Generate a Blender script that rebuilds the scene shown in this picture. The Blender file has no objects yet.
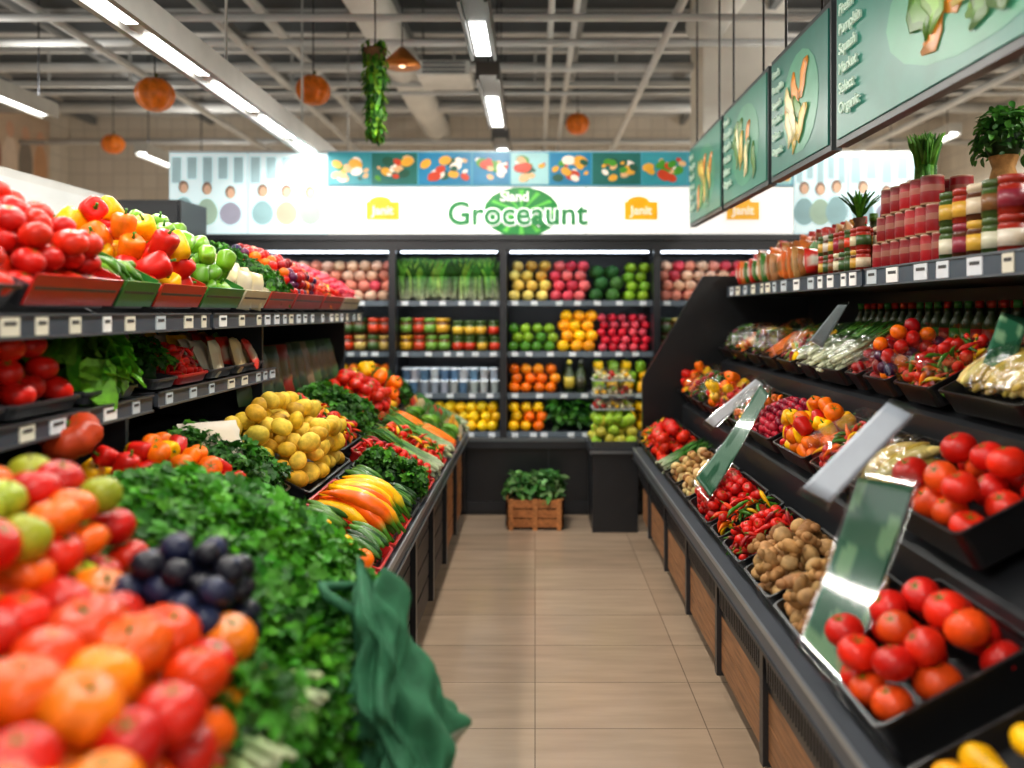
import bpy, math
import numpy as np
from mathutils import Matrix, Vector
rng=np.random.default_rng(11)
pi=math.pi
def C(r,g,b):
    return tuple(((c/255)/12.92 if c/255<=.04045 else ((c/255+.055)/1.055)**2.4) for c in (r,g,b))
RED=C(200,24,14);DRED=C(140,12,16);GRN=C(62,118,26);DGRN=C(22,60,18);LGRN=C(130,170,38);YEL=C(245,185,12);ORG=C(240,108,8)
CRM=C(235,220,180);BLK=C(22,23,26);DGY=C(48,50,54);WHT=C(240,240,236);BRN=C(130,85,45);TAN=C(190,150,95);PNK=C(215,70,85);PUR=C(80,20,60)
# ---------------------------------------------------------------- materials
MATS={}
def nmat(name):
    m=bpy.data.materials.new(name); m.use_nodes=True
    nt=m.node_tree; nt.nodes.clear(); return m,nt,nt.nodes,nt.links
def colmat(key,rough=.4,nscale=30,namt=.25,bump=.0,spec=.5,metal=0,transl=0,coat=0,stretch=None,emit=0):
    m,nt,N,L=nmat(key)
    out=N.new('ShaderNodeOutputMaterial');b=N.new('ShaderNodeBsdfPrincipled')
    at=N.new('ShaderNodeAttribute');at.attribute_name='Col'
    tc=N.new('ShaderNodeTexCoord');nz=N.new('ShaderNodeTexNoise');nz.inputs['Scale'].default_value=nscale;nz.inputs['Detail'].default_value=3
    if stretch:
        mp=N.new('ShaderNodeMapping');mp.inputs['Scale'].default_value=stretch
        L.new(tc.outputs['Object'],mp.inputs[0]);L.new(mp.outputs[0],nz.inputs['Vector'])
    else: L.new(tc.outputs['Object'],nz.inputs['Vector'])
    mr=N.new('ShaderNodeMapRange');mr.inputs[1].default_value=.3;mr.inputs[2].default_value=.7;mr.inputs[3].default_value=1-namt;mr.inputs[4].default_value=1+namt
    L.new(nz.outputs[0],mr.inputs[0])
    mx=N.new('ShaderNodeVectorMath');mx.operation='SCALE';L.new(at.outputs['Color'],mx.inputs[0]);L.new(mr.outputs[0],mx.inputs['Scale'])
    L.new(mx.outputs[0],b.inputs['Base Color'])
    b.inputs['Roughness'].default_value=rough;b.inputs['Specular IOR Level'].default_value=spec;b.inputs['Metallic'].default_value=metal
    b.inputs['Coat Weight'].default_value=coat
    if emit:
        L.new(mx.outputs[0],b.inputs['Emission Color']);b.inputs['Emission Strength'].default_value=emit
    if bump:
        bp=N.new('ShaderNodeBump');bp.inputs['Strength'].default_value=bump;bp.inputs['Distance'].default_value=.01
        L.new(nz.outputs[0],bp.inputs['Height']);L.new(bp.outputs[0],b.inputs['Normal'])
    if transl:
        t=N.new('ShaderNodeBsdfTranslucent');L.new(mx.outputs[0],t.inputs['Color']);ms=N.new('ShaderNodeMixShader');ms.inputs[0].default_value=transl
        L.new(b.outputs[0],ms.inputs[1]);L.new(t.outputs[0],ms.inputs[2]);L.new(ms.outputs[0],out.inputs[0])
    else: L.new(b.outputs[0],out.inputs[0])
    MATS[key]=m
colmat('waxy_skin',.34,22,.22,coat=.03,spec=.32)
colmat('matte_skin',.65,45,.25,bump=.3,spec=.3)
colmat('leaf',.5,40,.35,transl=.25,spec=.3)
colmat('plastic',.36,8,.08)
colmat('metal',.35,6,.08,metal=.75)
colmat('paper',.6,10,.06)
colmat('wood',.55,14,.35,stretch=(4,.5,6))
colmat('paint',.6,4,.06)
colmat('cloth',.75,25,.2,bump=.35,spec=.3)
colmat('lit_print',.5,6,.05,emit=.5)
colmat('lit_figure',.5,6,.08,emit=.12)
colmat('lit_board',.35,6,.12,emit=.38)
colmat('lit_strong',.5,6,.02,emit=2.2)
colmat('led',.5,6,.0,emit=10.0)
colmat('carton',.5,60,.3)
def film(name,mix,bump,rough):
    m,nt,N,L=nmat(name);out=N.new('ShaderNodeOutputMaterial')
    t=N.new('ShaderNodeBsdfTransparent');t.inputs[0].default_value=(.96,.98,.97,1);g=N.new('ShaderNodeBsdfGlossy');g.inputs['Roughness'].default_value=rough
    nz=N.new('ShaderNodeTexNoise');nz.inputs['Scale'].default_value=22;tc=N.new('ShaderNodeTexCoord');L.new(tc.outputs['Object'],nz.inputs['Vector'])
    bp=N.new('ShaderNodeBump');bp.inputs['Strength'].default_value=bump;bp.inputs['Distance'].default_value=.04*bump;L.new(nz.outputs[0],bp.inputs['Height']);L.new(bp.outputs[0],g.inputs['Normal'])
    ms=N.new('ShaderNodeMixShader');ms.inputs[0].default_value=mix;L.new(t.outputs[0],ms.inputs[1]);L.new(g.outputs[0],ms.inputs[2]);L.new(ms.outputs[0],out.inputs[0])
    MATS[name]=m
film('clear_film',.25,1,.16)
film('clear_lid',.13,.35,.1)
film('clear_holder',.10,.03,.08)
# ---------------------------------------------------------------- templates
class T:
    def __init__(s,V,F,mask=None,stem=(.05,.12,.02),smooth=True):
        s.V=np.array(V,float);s.L=np.array([i for f in F for i in f],np.int64);s.N=np.array([len(f) for f in F],np.int64)
        s.mask=np.ones(len(s.V)) if mask is None else np.array(mask,float)
        s.SC=np.tile(np.array(stem,float),(len(s.V),1));s.S=np.full(len(s.N),smooth)
def comb(*ts):
    o=T([[0,0,0]],[[0]]);n=0;V=[];L=[];N=[];m=[];SC=[];S=[]
    for t in ts:
        V.append(t.V);L.append(t.L+n);N.append(t.N);m.append(t.mask);SC.append(t.SC);S.append(t.S);n+=len(t.V)
    o.V=np.concatenate(V);o.L=np.concatenate(L);o.N=np.concatenate(N);o.mask=np.concatenate(m);o.SC=np.concatenate(SC);o.S=np.concatenate(S);return o
def xf(t,M):
    o=T([[0,0,0]],[[0]]);M=np.array(M);o.V=t.V@M[:3,:3].T+M[:3,3];o.L=t.L;o.N=t.N;o.mask=t.mask;o.SC=t.SC;o.S=t.S;return o
def loft(loops,capA=False,capB=False,masks=None,stem=(.05,.12,.02),smooth=True):
    n=len(loops[0]);V=[p for l in loops for p in l];F=[]
    for k in range(len(loops)-1):
        for i in range(n):
            j=(i+1)%n;F.append([k*n+i,k*n+j,(k+1)*n+j,(k+1)*n+i])
    if capA:F.append(list(range(n))[::-1])
    if capB:F.append([(len(loops)-1)*n+i for i in range(n)])
    mask=None if masks is None else [masks[k] for k in range(len(loops)) for _ in range(n)]
    return T(V,F,mask,stem,smooth)
def lathe(prof,seg=12,mod=None,masks=None,stem=(.05,.12,.02),capA=True,capB=True,smooth=True):
    loops=[]
    for k,(r,z) in enumerate(prof):
        lp=[]
        for i in range(seg):
            a=2*pi*i/seg;rr=r*(mod(a,k/(len(prof)-1)) if mod else 1);lp.append((rr*math.cos(a),rr*math.sin(a),z))
        loops.append(lp)
    if prof[0][1]>prof[-1][1]: loops=loops[::-1]; masks=masks[::-1] if masks else None
    return loft(loops,capA,capB,masks,stem,smooth)
def ball(seg=14,rings=9,sz=.82,dim=.1,mod=None,ztop=None):
    pr=[]
    for k in range(rings):
        th=pi-.06-(pi-.12)*k/(rings-1);r=.5*math.sin(th);z=.5*sz*math.cos(th)
        if z>0:z-=dim*math.exp(-(r/.13)**2)
        else:z+=dim*.5*math.exp(-(r/.12)**2)
        pr.append((r,z))
    return lathe(pr,seg,mod)
def star(z0,z1,r=.22,n=5,col=GRN):
    V=[(0,0,z0+.01)];
    for i in range(2*n):
        a=pi*i/n;rr=r if i%2==0 else r*.28;V.append((rr*math.cos(a),rr*math.sin(a),z1 if i%2==0 else z0+.02))
    return T(V,[[0,1+i,1+(i+1)%(2*n)] for i in range(2*n)],[0]*(2*n+1),col)
def tube(path,rad,seg=8,masks=None,stem=(.05,.12,.02),flat=1.0):
    P=[Vector(p) for p in path];loops=[]
    for k,p in enumerate(P):
        d=(P[min(k+1,len(P)-1)]-P[max(k-1,0)]).normalized();u=d.orthogonal().normalized() if abs(d.x)>.9 else Vector((1,0,0))
        u=(u-d*u.dot(d)).normalized();v=u.cross(d)
        loops.append([tuple(p+u*rad[k]*math.cos(-2*pi*i/seg)+v*rad[k]*flat*math.sin(-2*pi*i/seg)) for i in range(seg)])
    return loft(loops,True,True,masks,stem)
def stemT(z,h=.14,r=.035,col=C(70,95,30),bend=.05):
    return tube([(0,0,z-.03),(bend*.3,0,z+h*.5),(bend,0,z+h)],[r*1.3,r*.8,r],6,[0,0,0],col)
tomato=comb(ball(18,11),star(.30,.385),stemT(.3,.1,.02,GRN))
heir=comb(ball(28,11,.68,.13,lambda a,t:.86+.14*abs(math.sin(a*4+.4))),star(.2,.33,.25,6),stemT(.2,.12,.03,GRN))
pumpkin=comb(ball(40,13,.8,.12,lambda a,t:.84+.16*abs(math.sin(a*4))**.7),stemT(.28,.2,.05,C(90,90,40)))
apple=comb(ball(16,10,.92,.14,lambda a,t:(.9+.1*t)),stemT(.33,.16,.018,C(80,50,25)))
orange=ball(14,9,.95,.03)
berry=comb(ball(14,9,.92,.03),star(.42,.45,.13,5,C(60,70,110)))
small=ball(8,6,.9,0)
def pep_mod(a,t): return (.86+.14*abs(math.cos(a*2)))*(1.0)
pepper=comb(lathe([(.03,-.5),(.2,-.53),(.34,-.42),(.39,-.2),(.43,.1),(.42,.3),(.3,.42),(.12,.37),(.03,.36)],20,pep_mod),star(.37,.42,.12,5,GRN),stemT(.38,.22,.05,GRN,.08))
rasp=ball(10,7,1.1,.05,lambda a,t:.85+.15*abs(math.sin(a*4+t*9)))
pot=ball(12,8,.75,0,lambda a,t:.88+.12*math.sin(a*2+t*3)); pot=xf(pot,Matrix.Diagonal((1.0,1.25,1,1)))
ginger=comb(xf(small,Matrix.Diagonal((.8,1.2,.7,1))),xf(small,Matrix.Translation((.35,.25,.05))@Matrix.Diagonal((.6,.5,.5,1))),xf(small,Matrix.Translation((-.3,.35,.0))@Matrix.Diagonal((.5,.55,.5,1))),xf(small,Matrix.Translation((.2,-.45,.05))@Matrix.Diagonal((.5,.6,.5,1))))
def arc(L=1,b=.2,n=9): return [(0,(k/(n-1)-.5)*L,b*(1-((k/(n-1)-.5)*2)**2)-b*.5) for k in range(n)]
lpep=tube(arc(1,.14),[.02,.03,.085,.1,.095,.08,.06,.035,.008],9,[0,0,1,1,1,1,1,1,1],GRN)
cuke=tube(arc(1,.06),[.03,.07,.085,.09,.09,.09,.085,.07,.03],9)
carrot=comb(tube(arc(1,.03),[.004,.015,.025,.035,.045,.052,.06,.065,.04],8),tube([(0,.48,0),(.01,.65,.03),(.0,.85,.02)],[.015,.02,.01],5,[0,0,0],GRN))
squash=tube(arc(1,.12),[.03,.05,.07,.09,.12,.16,.19,.17,.06],12,[0,1,1,1,1,1,1,1,1],C(120,110,40))
def leekT(mk=(0,0,.1,.9)):
    ts=[tube([(0,-.5,0),(0,-.47,0),(0,-.2,0),(0,.1,.01)],[.012,.028,.024,.026],8,list(mk),C(225,228,195))]
    for s in(-1,0,1): ts.append(tube([(0,.05,.01),(s*.03,.25,.02),(s*.07,.42,.03),(s*.1,.55,.0)],[.022,.022,.016,.003],6,None,(0,0,0),.4))
    return comb(*ts)
leek=leekT();scal=leekT((.1,.4,.85,1))
def leafT(w=.5,rows=6,curl=.3,fold=.15,jag=0):
    V=[];F=[]
    for k in range(rows):
        t=k/(rows-1);ww=w*.5*math.sin(pi*(.06+.9*t))**.7*(1-(jag if k%2 else 0));
        for c in(-1,0,1): V.append((c*ww,t,-curl*t*t+fold*abs(c)*ww*2+(.03*math.sin(t*12+c*2))))
    for k in range(rows-1):
        for c in(0,1): a=k*3+c;F.append([a,a+1,a+4,a+3])
    return T(V,F)
leaf1=leafT(.55)
def Rz(a):return Matrix.Rotation(a,4,'Z')
def Rx(a):return Matrix.Rotation(a,4,'X')
def Ry(a):return Matrix.Rotation(a,4,'Y')
def Tr(x,y,z):return Matrix.Translation((x,y,z))
parsley=comb(*[xf(leafT(.75,6,.25,.2,.3),Rz(a)@Matrix.Scale(s,4)) for a,s in((0,.62),(.95,.5),(-.95,.5))],tube([(0,-.45,-.25),(0,-.2,-.08),(0,0,0)],[.02,.018,.015],4))
lettuceleaf=leafT(.9,8,.5,.25,.12)
def cabT():
    return comb(ball(12,8,.92,0,lambda a,t:.95+.05*math.sin(a*5+t*6)),*[xf(leafT(1.0,6,-.3,.0),Rz(k*1.57)@Tr(0,-.1,-.46)@Rx(.9+.1*k)@Matrix.Scale(.62,4)) for k in range(4)])
cabbage=cabT()
BP=[(.13,-.5),(.15,-.48),(.15,-.3),(.152,-.3),(.152,.02),(.15,.02),(.14,.12),(.06,.28),(.055,.38),(.065,.38),(.065,.5),(.06,.5)]
bottle=lathe(BP,12,None,[0,0,0,1,1,0,0,0,0,1,1,1],C(45,60,25))
bottle2=lathe(BP,12,None,[1,1,1,0,0,1,1,1,1,0,0,0],C(190,40,30))
JP=[(.3,-.5),(.34,-.47),(.34,-.32),(.342,-.32),(.342,.12),(.34,.12),(.33,.24),(.28,.3),(.33,.31),(.33,.48),(.3,.5)]
jar=lathe(JP,14,None,[0,0,0,1,1,0,0,1,1,1,1],C(85,42,14))
jarg=lathe(JP,14,None,[0,0,0,1,1,0,0,0,0,0,0],C(60,85,30))
jarr=lathe(JP,14,None,[0,0,0,1,1,0,0,0,0,0,0],C(160,36,18))
jarw=lathe(JP,14,None,[1,1,1,0,0,1,1,0,0,0,0],C(225,216,190))
can=lathe([(.3,-.5),(.33,-.48),(.32,-.44),(.33,-.42),(.33,-.05),(.331,-.03),(.331,.17),(.33,.19),(.32,.42),(.33,.48),(.3,.5)],16,None,[0,0,0,1,1,.6,.6,1,1,.1,.1],C(170,135,105))
cup=lathe([(.25,-.5),(.27,-.48),(.33,.35),(.36,.38),(.36,.5),(.3,.5)],14,None,[1,1,1,0,0,0],C(225,232,235))
def pouchT(th=.16,nx=7,nz=9,lab=C(240,235,215)):
    loopsV=[];F=[];m=[]
    for s in(1,-1):
        for i in range(nz):
            for j in range(nx):
                x=j/(nx-1)*2-1;z=i/(nz-1)*2-1
                y=-s*th*max(0,(1-x**4))**.5*max(0,1-abs(z)**3)**.6*(1+.12*math.sin(x*7+z*5))
                loopsV.append((x*.5*(1-.04*math.sin(z*9)),y,z*.5));m.append(0 if (abs(x)<.68 and abs(z)<.3) else 1)
    n=nx*nz
    for s in(0,1):
        for i in range(nz-1):
            for j in range(nx-1):
                a=s*n+i*nx+j;q=[a,a+1,a+nx+1,a+nx];F.append(q if s==0 else q[::-1])
    return T(loopsV,F,m,lab)
pouch=pouchT();pouchd=pouchT(lab=C(120,95,50));pouchp=pouchT(lab=C(200,185,160))
def boxT():
    V=[(x,y,z) for z in(-.5,.5) for y in(-.5,.5) for x in(-.5,.5)]
    return T(V,[[0,2,3,1],[4,5,7,6],[0,1,5,4],[2,6,7,3],[0,4,6,2],[1,3,7,5]],smooth=False)
BOX=boxT()
disc=T([(0,0,0)]+[(.5*math.cos(2*pi*i/18),0,.5*math.sin(2*pi*i/18)) for i in range(18)],[[0,1+i,1+(i+1)%18] for i in range(18)])
def bevbox():
    e=.46
    return loft([[(x*s,y*s,z) for x,y in((-1,-1),(1,-1),(1,1),(-1,1))] for (s,z) in((e,-.5),(.5,-e),(.5,e),(e,.5))],True,True,smooth=False)
BBOX=bevbox()
# ---------------------------------------------------------------- mesh builder
class MB:
    def __init__(s,name):
        s.name=name;s.V=[];s.L=[];s.N=[];s.C=[];s.M=[];s.S=[];s.n=0;s.mats=[]
    def mi(s,k):
        if k not in s.mats:s.mats.append(k)
        return s.mats.index(k)
    def inst(s,t,Ms,cols,mat):
        Ms=np.array(Ms,float).reshape(-1,4,4);cols=np.array(cols,float).reshape(-1,3);M=len(Ms);n=len(t.V)
        V=np.einsum('mij,nj->mni',Ms[:,:3,:3],t.V)+Ms[:,None,:3,3]
        Cc=cols[:,None,:]*t.mask[None,:,None]+t.SC[None]*(1-t.mask)[None,:,None]
        L=(t.L[None]+(np.arange(M)*n)[:,None]+s.n).ravel()
        s.V.append(V.reshape(-1,3));s.C.append(Cc.reshape(-1,3));s.L.append(L);s.N.append(np.tile(t.N,M));s.S.append(np.tile(t.S,M))
        s.M.append(np.full(M*len(t.N),s.mi(mat)));s.n+=M*n
    def box(s,x0,x1,y0,y1,z0,z1,col,mat='plastic',F=None,bev=False):
        M=Tr((x0+x1)/2,(y0+y1)/2,(z0+z1)/2)@Matrix.Diagonal((abs(x1-x0),abs(y1-y0),abs(z1-z0),1))
        if F is not None:M=F@M
        s.inst(BBOX if bev else BOX,[M],[col],mat)
    def build(s,parent=None,loc=None):
        V=np.concatenate(s.V);L=np.concatenate(s.L);N=np.concatenate(s.N)
        me=bpy.data.meshes.new(s.name);me.vertices.add(len(V));me.vertices.foreach_set('co',V.ravel().astype(np.float32))
        me.loops.add(len(L));me.loops.foreach_set('vertex_index',L.astype(np.int32))
        me.polygons.add(len(N));st=np.concatenate([[0],np.cumsum(N)[:-1]]);me.polygons.foreach_set('loop_start',st.astype(np.int32))
        me.polygons.foreach_set('use_smooth',np.concatenate(s.S));
        me.update(calc_edges=True)
        a=me.attributes.new('Col','FLOAT_COLOR','POINT');cc=np.ones((len(V),4),np.float32);cc[:,:3]=np.concatenate(s.C);a.data.foreach_set('color',cc.ravel())
        for k in s.mats:me.materials.append(MATS[k])
        me.polygons.foreach_set('material_index',np.concatenate(s.M).astype(np.int32));me.validate()
        o=bpy.data.objects.new(s.name,me);bpy.context.scene.collection.objects.link(o)
        if parent:o.parent=parent
        return o
def polyext(mb,prof,y0,y1,col,mat):
    mb.inst(loft([[(x,y0,z) for x,z in prof],[(x,y1,z) for x,z in prof]],True,True,smooth=False),[Matrix()],[col],mat)
def R3(v): return Matrix(((v[0][0],v[1][0],v[2][0],0),(v[0][1],v[1][1],v[2][1],0),(v[0][2],v[1][2],v[2][2],0),(0,0,0,1)))
def frame(side,X,Y,Z,ang,l):
    c,s=math.cos(ang),math.sin(ang)
    if side=='L':
        return Tr(X-c*l/2,Y,Z+s*l/2)@R3(((0,1,0),(-c,0,s),(s,0,c)))
    if side=='R':
        return Tr(X+c*l/2,Y,Z+s*l/2)@R3(((0,-1,0),(c,0,s),(-s,0,c)))
    return Tr(X,Y,Z)
def rr(w,l,z,r=.02,n=3):
    P=[]
    for cx,cy,a0 in((w/2-r,l/2-r,0),(-w/2+r,l/2-r,pi/2),(-w/2+r,-l/2+r,pi),(w/2-r,-l/2+r,1.5*pi)):
        for i in range(n+1):
            a=a0+i*pi/2/n;P.append((cx+r*math.cos(a),cy+r*math.sin(a),z))
    return P
def tray(mb,F,w,l,h,col,mat='plastic',fl=.012):
    t=loft([rr(w-2*fl,l-2*fl,0),rr(w-.01,l-.01,h-.008),rr(w,l,h-.008),rr(w,l,h),rr(w-.016,l-.016,h),rr(w-2*fl-.012,l-2*fl-.012,.006)],True,True,smooth=False)
    mb.inst(t,[F],[col],mat)
def jitcol(cols,n,v=.15):
    cols=np.array(cols,float).reshape(-1,3);c=cols[rng.integers(0,len(cols),n)];c=c*(1+rng.uniform(-v,v,(n,1)));return np.clip(c*(1+rng.uniform(-v*.4,v*.4,(n,3))),0,1)
def rots(n,tilt):
    return [Rz(rng.uniform(0,2*pi))@Rx(rng.uniform(-tilt,tilt))@Rz(rng.uniform(0,2*pi)) for i in range(n)]
def heap(mb,F,w,l,z0,items,size,layers=2,mound=.03,mat='waxy_skin',tilt=.9,sp=.9):
    pos=[]
    for k in range(layers):
        ww=w-size*(1+.55*k);ll=l-size*(1+.55*k)
        if ww<size*.3 or ll<size*.3:break
        nx=max(1,int(ww/(size*sp))+1);ny=max(1,int(ll/(size*sp))+1)
        for i in range(nx):
            for j in range(ny):
                x=(-ww/2+ww*i/max(1,nx-1)) if nx>1 else 0;y=(-ll/2+ll*j/max(1,ny-1)) if ny>1 else 0
                x+=rng.normal(0,size*.1);y+=rng.normal(0,size*.1)
                m=max(0,(1-(2*x/w)**2)*(1-(2*y/l)**2))
                pos.append((x,y,z0+size*.42+k*size*.62+mound*m+rng.normal(0,size*.05)))
    ids=rng.integers(0,len(items),len(pos));R=rots(len(pos),tilt)
    for q,(t,sc,cols) in enumerate(items):
        sel=[i for i in range(len(pos)) if ids[i]==q]
        if not sel:continue
        Ms=[F@Tr(*pos[i])@R[i]@Matrix.Scale(size*sc*rng.uniform(.9,1.1),4) for i in sel]
        mb.inst(t,Ms,jitcol(cols,len(sel)),mat)
def rows(mb,F,w,l,z0,t,length,thick,cols,layers=2,mat='waxy_skin',ang=0,jit=.12,across=False):
    Ms=[]
    if across:F=F@Rz(pi/2);w,l=l,w
    for k in range(layers):
        nx=max(1,int((w-thick)/thick/.95));ny=max(1,int(l/length+.35))
        for i in range(nx):
            for j in range(ny):
                x=-w/2+thick+(w-2*thick)*i/max(1,nx-1)+rng.normal(0,thick*.1);y=(j-(ny-1)/2)*l/ny+rng.normal(0,length*.04)
                Ms.append(F@Tr(x,y,z0+thick*.55+k*thick*.7)@Rz(ang+rng.normal(0,jit))@Ry(rng.uniform(-.6,.6))@Matrix.Scale(length*rng.uniform(.88,1.05),4))
    mb.inst(t,Ms,jitcol(cols,len(Ms)),mat)
def leafy(mb,F,w,l,z0,h,n,size,cols,t=None,ell=True,up=.7):
    t=t or parsley;Ms=[];cs=[];cl=jitcol(cols,n,.3)
    for i in range(n):
        if ell:
            a=rng.uniform(0,2*pi);r=rng.uniform(0,1)**.5;x=r*math.cos(a);y=r*math.sin(a);hh=math.sqrt(max(0,1-r**2.5))
        else:
            x,y=rng.uniform(-1,1,2);a=math.atan2(y,x);r=max(abs(x),abs(y));hh=max(0,1-r**4)**.5
        f=rng.uniform(.7,1.02);z=z0+h*hh*f
        out=min(1.25,r*1.3)*up
        R=Rz(a-pi/2)@Rx(rng.normal(.5-out*1.2,.5))@Ry(rng.normal(0,.5))@Rz(rng.normal(0,1.2))
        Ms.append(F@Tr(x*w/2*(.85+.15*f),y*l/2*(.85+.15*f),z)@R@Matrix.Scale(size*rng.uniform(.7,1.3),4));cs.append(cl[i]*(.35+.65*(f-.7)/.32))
    mb.inst(t,Ms,cs,'leaf')
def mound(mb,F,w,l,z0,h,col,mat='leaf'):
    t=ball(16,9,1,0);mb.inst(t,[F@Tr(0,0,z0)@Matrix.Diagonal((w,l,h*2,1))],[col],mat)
def pouches(mb,F,w,l,z0,size,cols,lean=.5,mat='plastic',t=None):
    Ms=[];nx=max(1,int(w/(size*.8)));ny=max(1,int(l/(size*.35)))
    for j in range(ny):
        for i in range(nx):
            Ms.append(F@Tr(-w/2+w*(i+.5)/nx,-l/2+l*(j+.5)/ny,z0+size*.45)@Rz(rng.normal(0,.12))@Rx(-lean+rng.normal(0,.1))@Matrix.Diagonal((size*.8,size*.9,size*1.1,1)))
    mb.inst(t or pouchp,Ms,jitcol(cols,len(Ms)),mat)
G3=[GRN,LGRN,C(80,140,36)];HERB=[C(52,115,24),C(75,140,32),C(34,85,20)]
FILM=ball(14,9,1,0)
def wrap(mb,F,w,l,z,h):mb.inst(FILM,[F@Tr(0,0,z)@Matrix.Diagonal((w,l,h,1))],[WHT],'clear_film')
def fill(kind,mb,F,w,l,h):
    z=.008+max(0,h-.065)
    if kind=='tomato':heap(mb,F,w,l,z,[(tomato,1,[RED,C(210,40,16)])],.078,3,.03)
    elif kind=='big_tomato':heap(mb,F,w,l,.035,[(tomato,1,[RED,C(215,36,14),C(220,70,16)])],.09,2,.02,tilt=.6)
    elif kind=='cherry_tomato':heap(mb,F,w,l,z,[(tomato,1,[RED,C(185,16,16)])],.046,3,.05)
    elif kind=='bell_pepper_green':heap(mb,F,w,l,z,[(pepper,1,[C(85,140,20),C(115,165,34)])],.085,3,.03,tilt=1.5)
    elif kind=='bell_pepper_mixed':heap(mb,F,w,l,z,[(pepper,1,[RED]),(pepper,1,[ORG,YEL]),(pepper,1,[YEL,ORG])],.095,3,.02,tilt=1.5)
    elif kind=='green_chili':rows(mb,F,w,l,z+.02,lpep,.13,.026,[C(95,145,30),C(65,120,22)],4,jit=.5)
    elif kind=='potato':heap(mb,F,w,l,z,[(pot,.9,[C(215,175,38),C(225,190,65),C(195,150,32)])],.09,3,.06,'matte_skin',1.5)
    elif kind=='ginger':heap(mb,F,w,l,z,[(ginger,1,[C(170,125,75),C(140,98,55)]),(pot,1,[C(180,140,88)])],.06,3,.04,'matte_skin',1.5)
    elif kind=='nut':heap(mb,F,w,l,z,[(pot,1,[C(185,145,85),C(210,180,120),C(140,92,46)])],.045,3,.03,'matte_skin',1.5)
    elif kind=='raspberry':heap(mb,F,w,l,z+.01,[(rasp,1,[C(165,14,40),C(120,10,35),C(185,30,50)])],.036,3,.03)
    elif kind=='mixed_chili':heap(mb,F,w,l,z+.01,[(lpep,2.0,[RED,C(230,60,20)]),(lpep,2,[YEL,ORG]),(tomato,1,[RED]),(lpep,1.8,[GRN])],.042,3,.03,tilt=1.2)
    elif kind=='red_chili':heap(mb,F,w,l,z+.01,[(lpep,2.0,[RED,DRED]),(tomato,1,[RED])],.04,3,.03,tilt=1.2)
    elif kind=='mini_pepper':heap(mb,F,w,l,z,[(pepper,1,[YEL,ORG]),(pepper,1,[RED]),(pepper,1,[YEL]),(tomato,1,[ORG])],.065,3,.04,tilt=1.5)
    elif kind=='banana_pepper':
        rows(mb,F,w,l,z+.02,lpep,.3,.036,[YEL,C(250,190,14),C(245,160,10),C(235,90,8)],3,jit=.12)
    elif kind=='cucumber':rows(mb,F,w,l,z,cuke,.14,.026,[C(50,95,30),C(75,120,42),DGRN],4,jit=.35)
    elif kind=='carrot':rows(mb,F,w,l,z+.02,carrot,.22,.024,[ORG,C(235,120,20)],3,jit=.15)
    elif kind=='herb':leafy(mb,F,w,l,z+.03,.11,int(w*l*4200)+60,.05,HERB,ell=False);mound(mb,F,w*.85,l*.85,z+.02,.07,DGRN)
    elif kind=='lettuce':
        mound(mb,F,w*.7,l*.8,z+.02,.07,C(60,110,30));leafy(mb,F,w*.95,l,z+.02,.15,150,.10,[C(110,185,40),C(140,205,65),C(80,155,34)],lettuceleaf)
    elif kind=='scallion':rows(mb,F,w,l,z+.02,scal,l*1.02,.022,[C(60,125,32),C(42,100,28),C(110,150,50)],4,jit=.06,mat='leaf')
    elif kind=='leek':
        rows(mb,F,w,l,z+.03,leek,l*1.05,.03,[C(85,140,42),C(60,120,38)],3,jit=.05,mat='leaf');wrap(mb,F,w*.95,l*1.05,z+.06,.17)
    elif kind=='corn':
        rows(mb,F,w,l,z+.03,cuke,.2,.034,[C(225,200,120),C(215,185,85)],2,jit=.05);wrap(mb,F,w*1.02,l*1.02,z+.05,.17)
    elif kind=='salad_bag':
        leafy(mb,F,w*.9,l*.9,z+.02,.09,int(w*l*3000)+60,.05,G3+[C(130,40,60)],ell=True);wrap(mb,F,w*1.02,l*1.02,z+.04,.2)
    elif kind=='wrapped_pepper':
        heap(mb,F,w,l,z,[(lpep,1.8,[RED,ORG]),(pepper,1,[YEL,ORG]),(lpep,1.8,[GRN,LGRN])],.05,2,.03,tilt=1.2);wrap(mb,F,w*1.05,l*1.05,z+.05,.2)
    elif kind=='snack_pouch':pouches(mb,F,w,l,z,.13,[C(200,180,130),C(200,45,30),C(220,150,40),C(70,120,50)])
    elif kind=='cream_bag':pouches(mb,F,w,l,z,.14,[C(225,212,175),C(215,198,150)])
    elif kind=='yellow_bag':pouches(mb,F,w,l,z,.13,[YEL,C(235,190,40),C(225,215,190)])
    elif kind=='berry_mix':heap(mb,F,w,l,z,[(rasp,1,[RED,DRED]),(orange,.9,[C(40,30,70),PUR]),(orange,1,[ORG,RED])],.052,4,.04)
    elif kind=='squash':rows(mb,F,w,l,z+.005,squash,.17,.058,[YEL,C(245,170,20)],1,jit=.2,across=True)
    elif kind=='radish':heap(mb,F,w,l,z,[(apple,1,[PNK,C(190,25,60)])],.05,3,.03)
NAMES={'bell_pepper_green':'green_bell_pepper_tray','bell_pepper_mixed':'bell_pepper_tray'}
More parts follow.
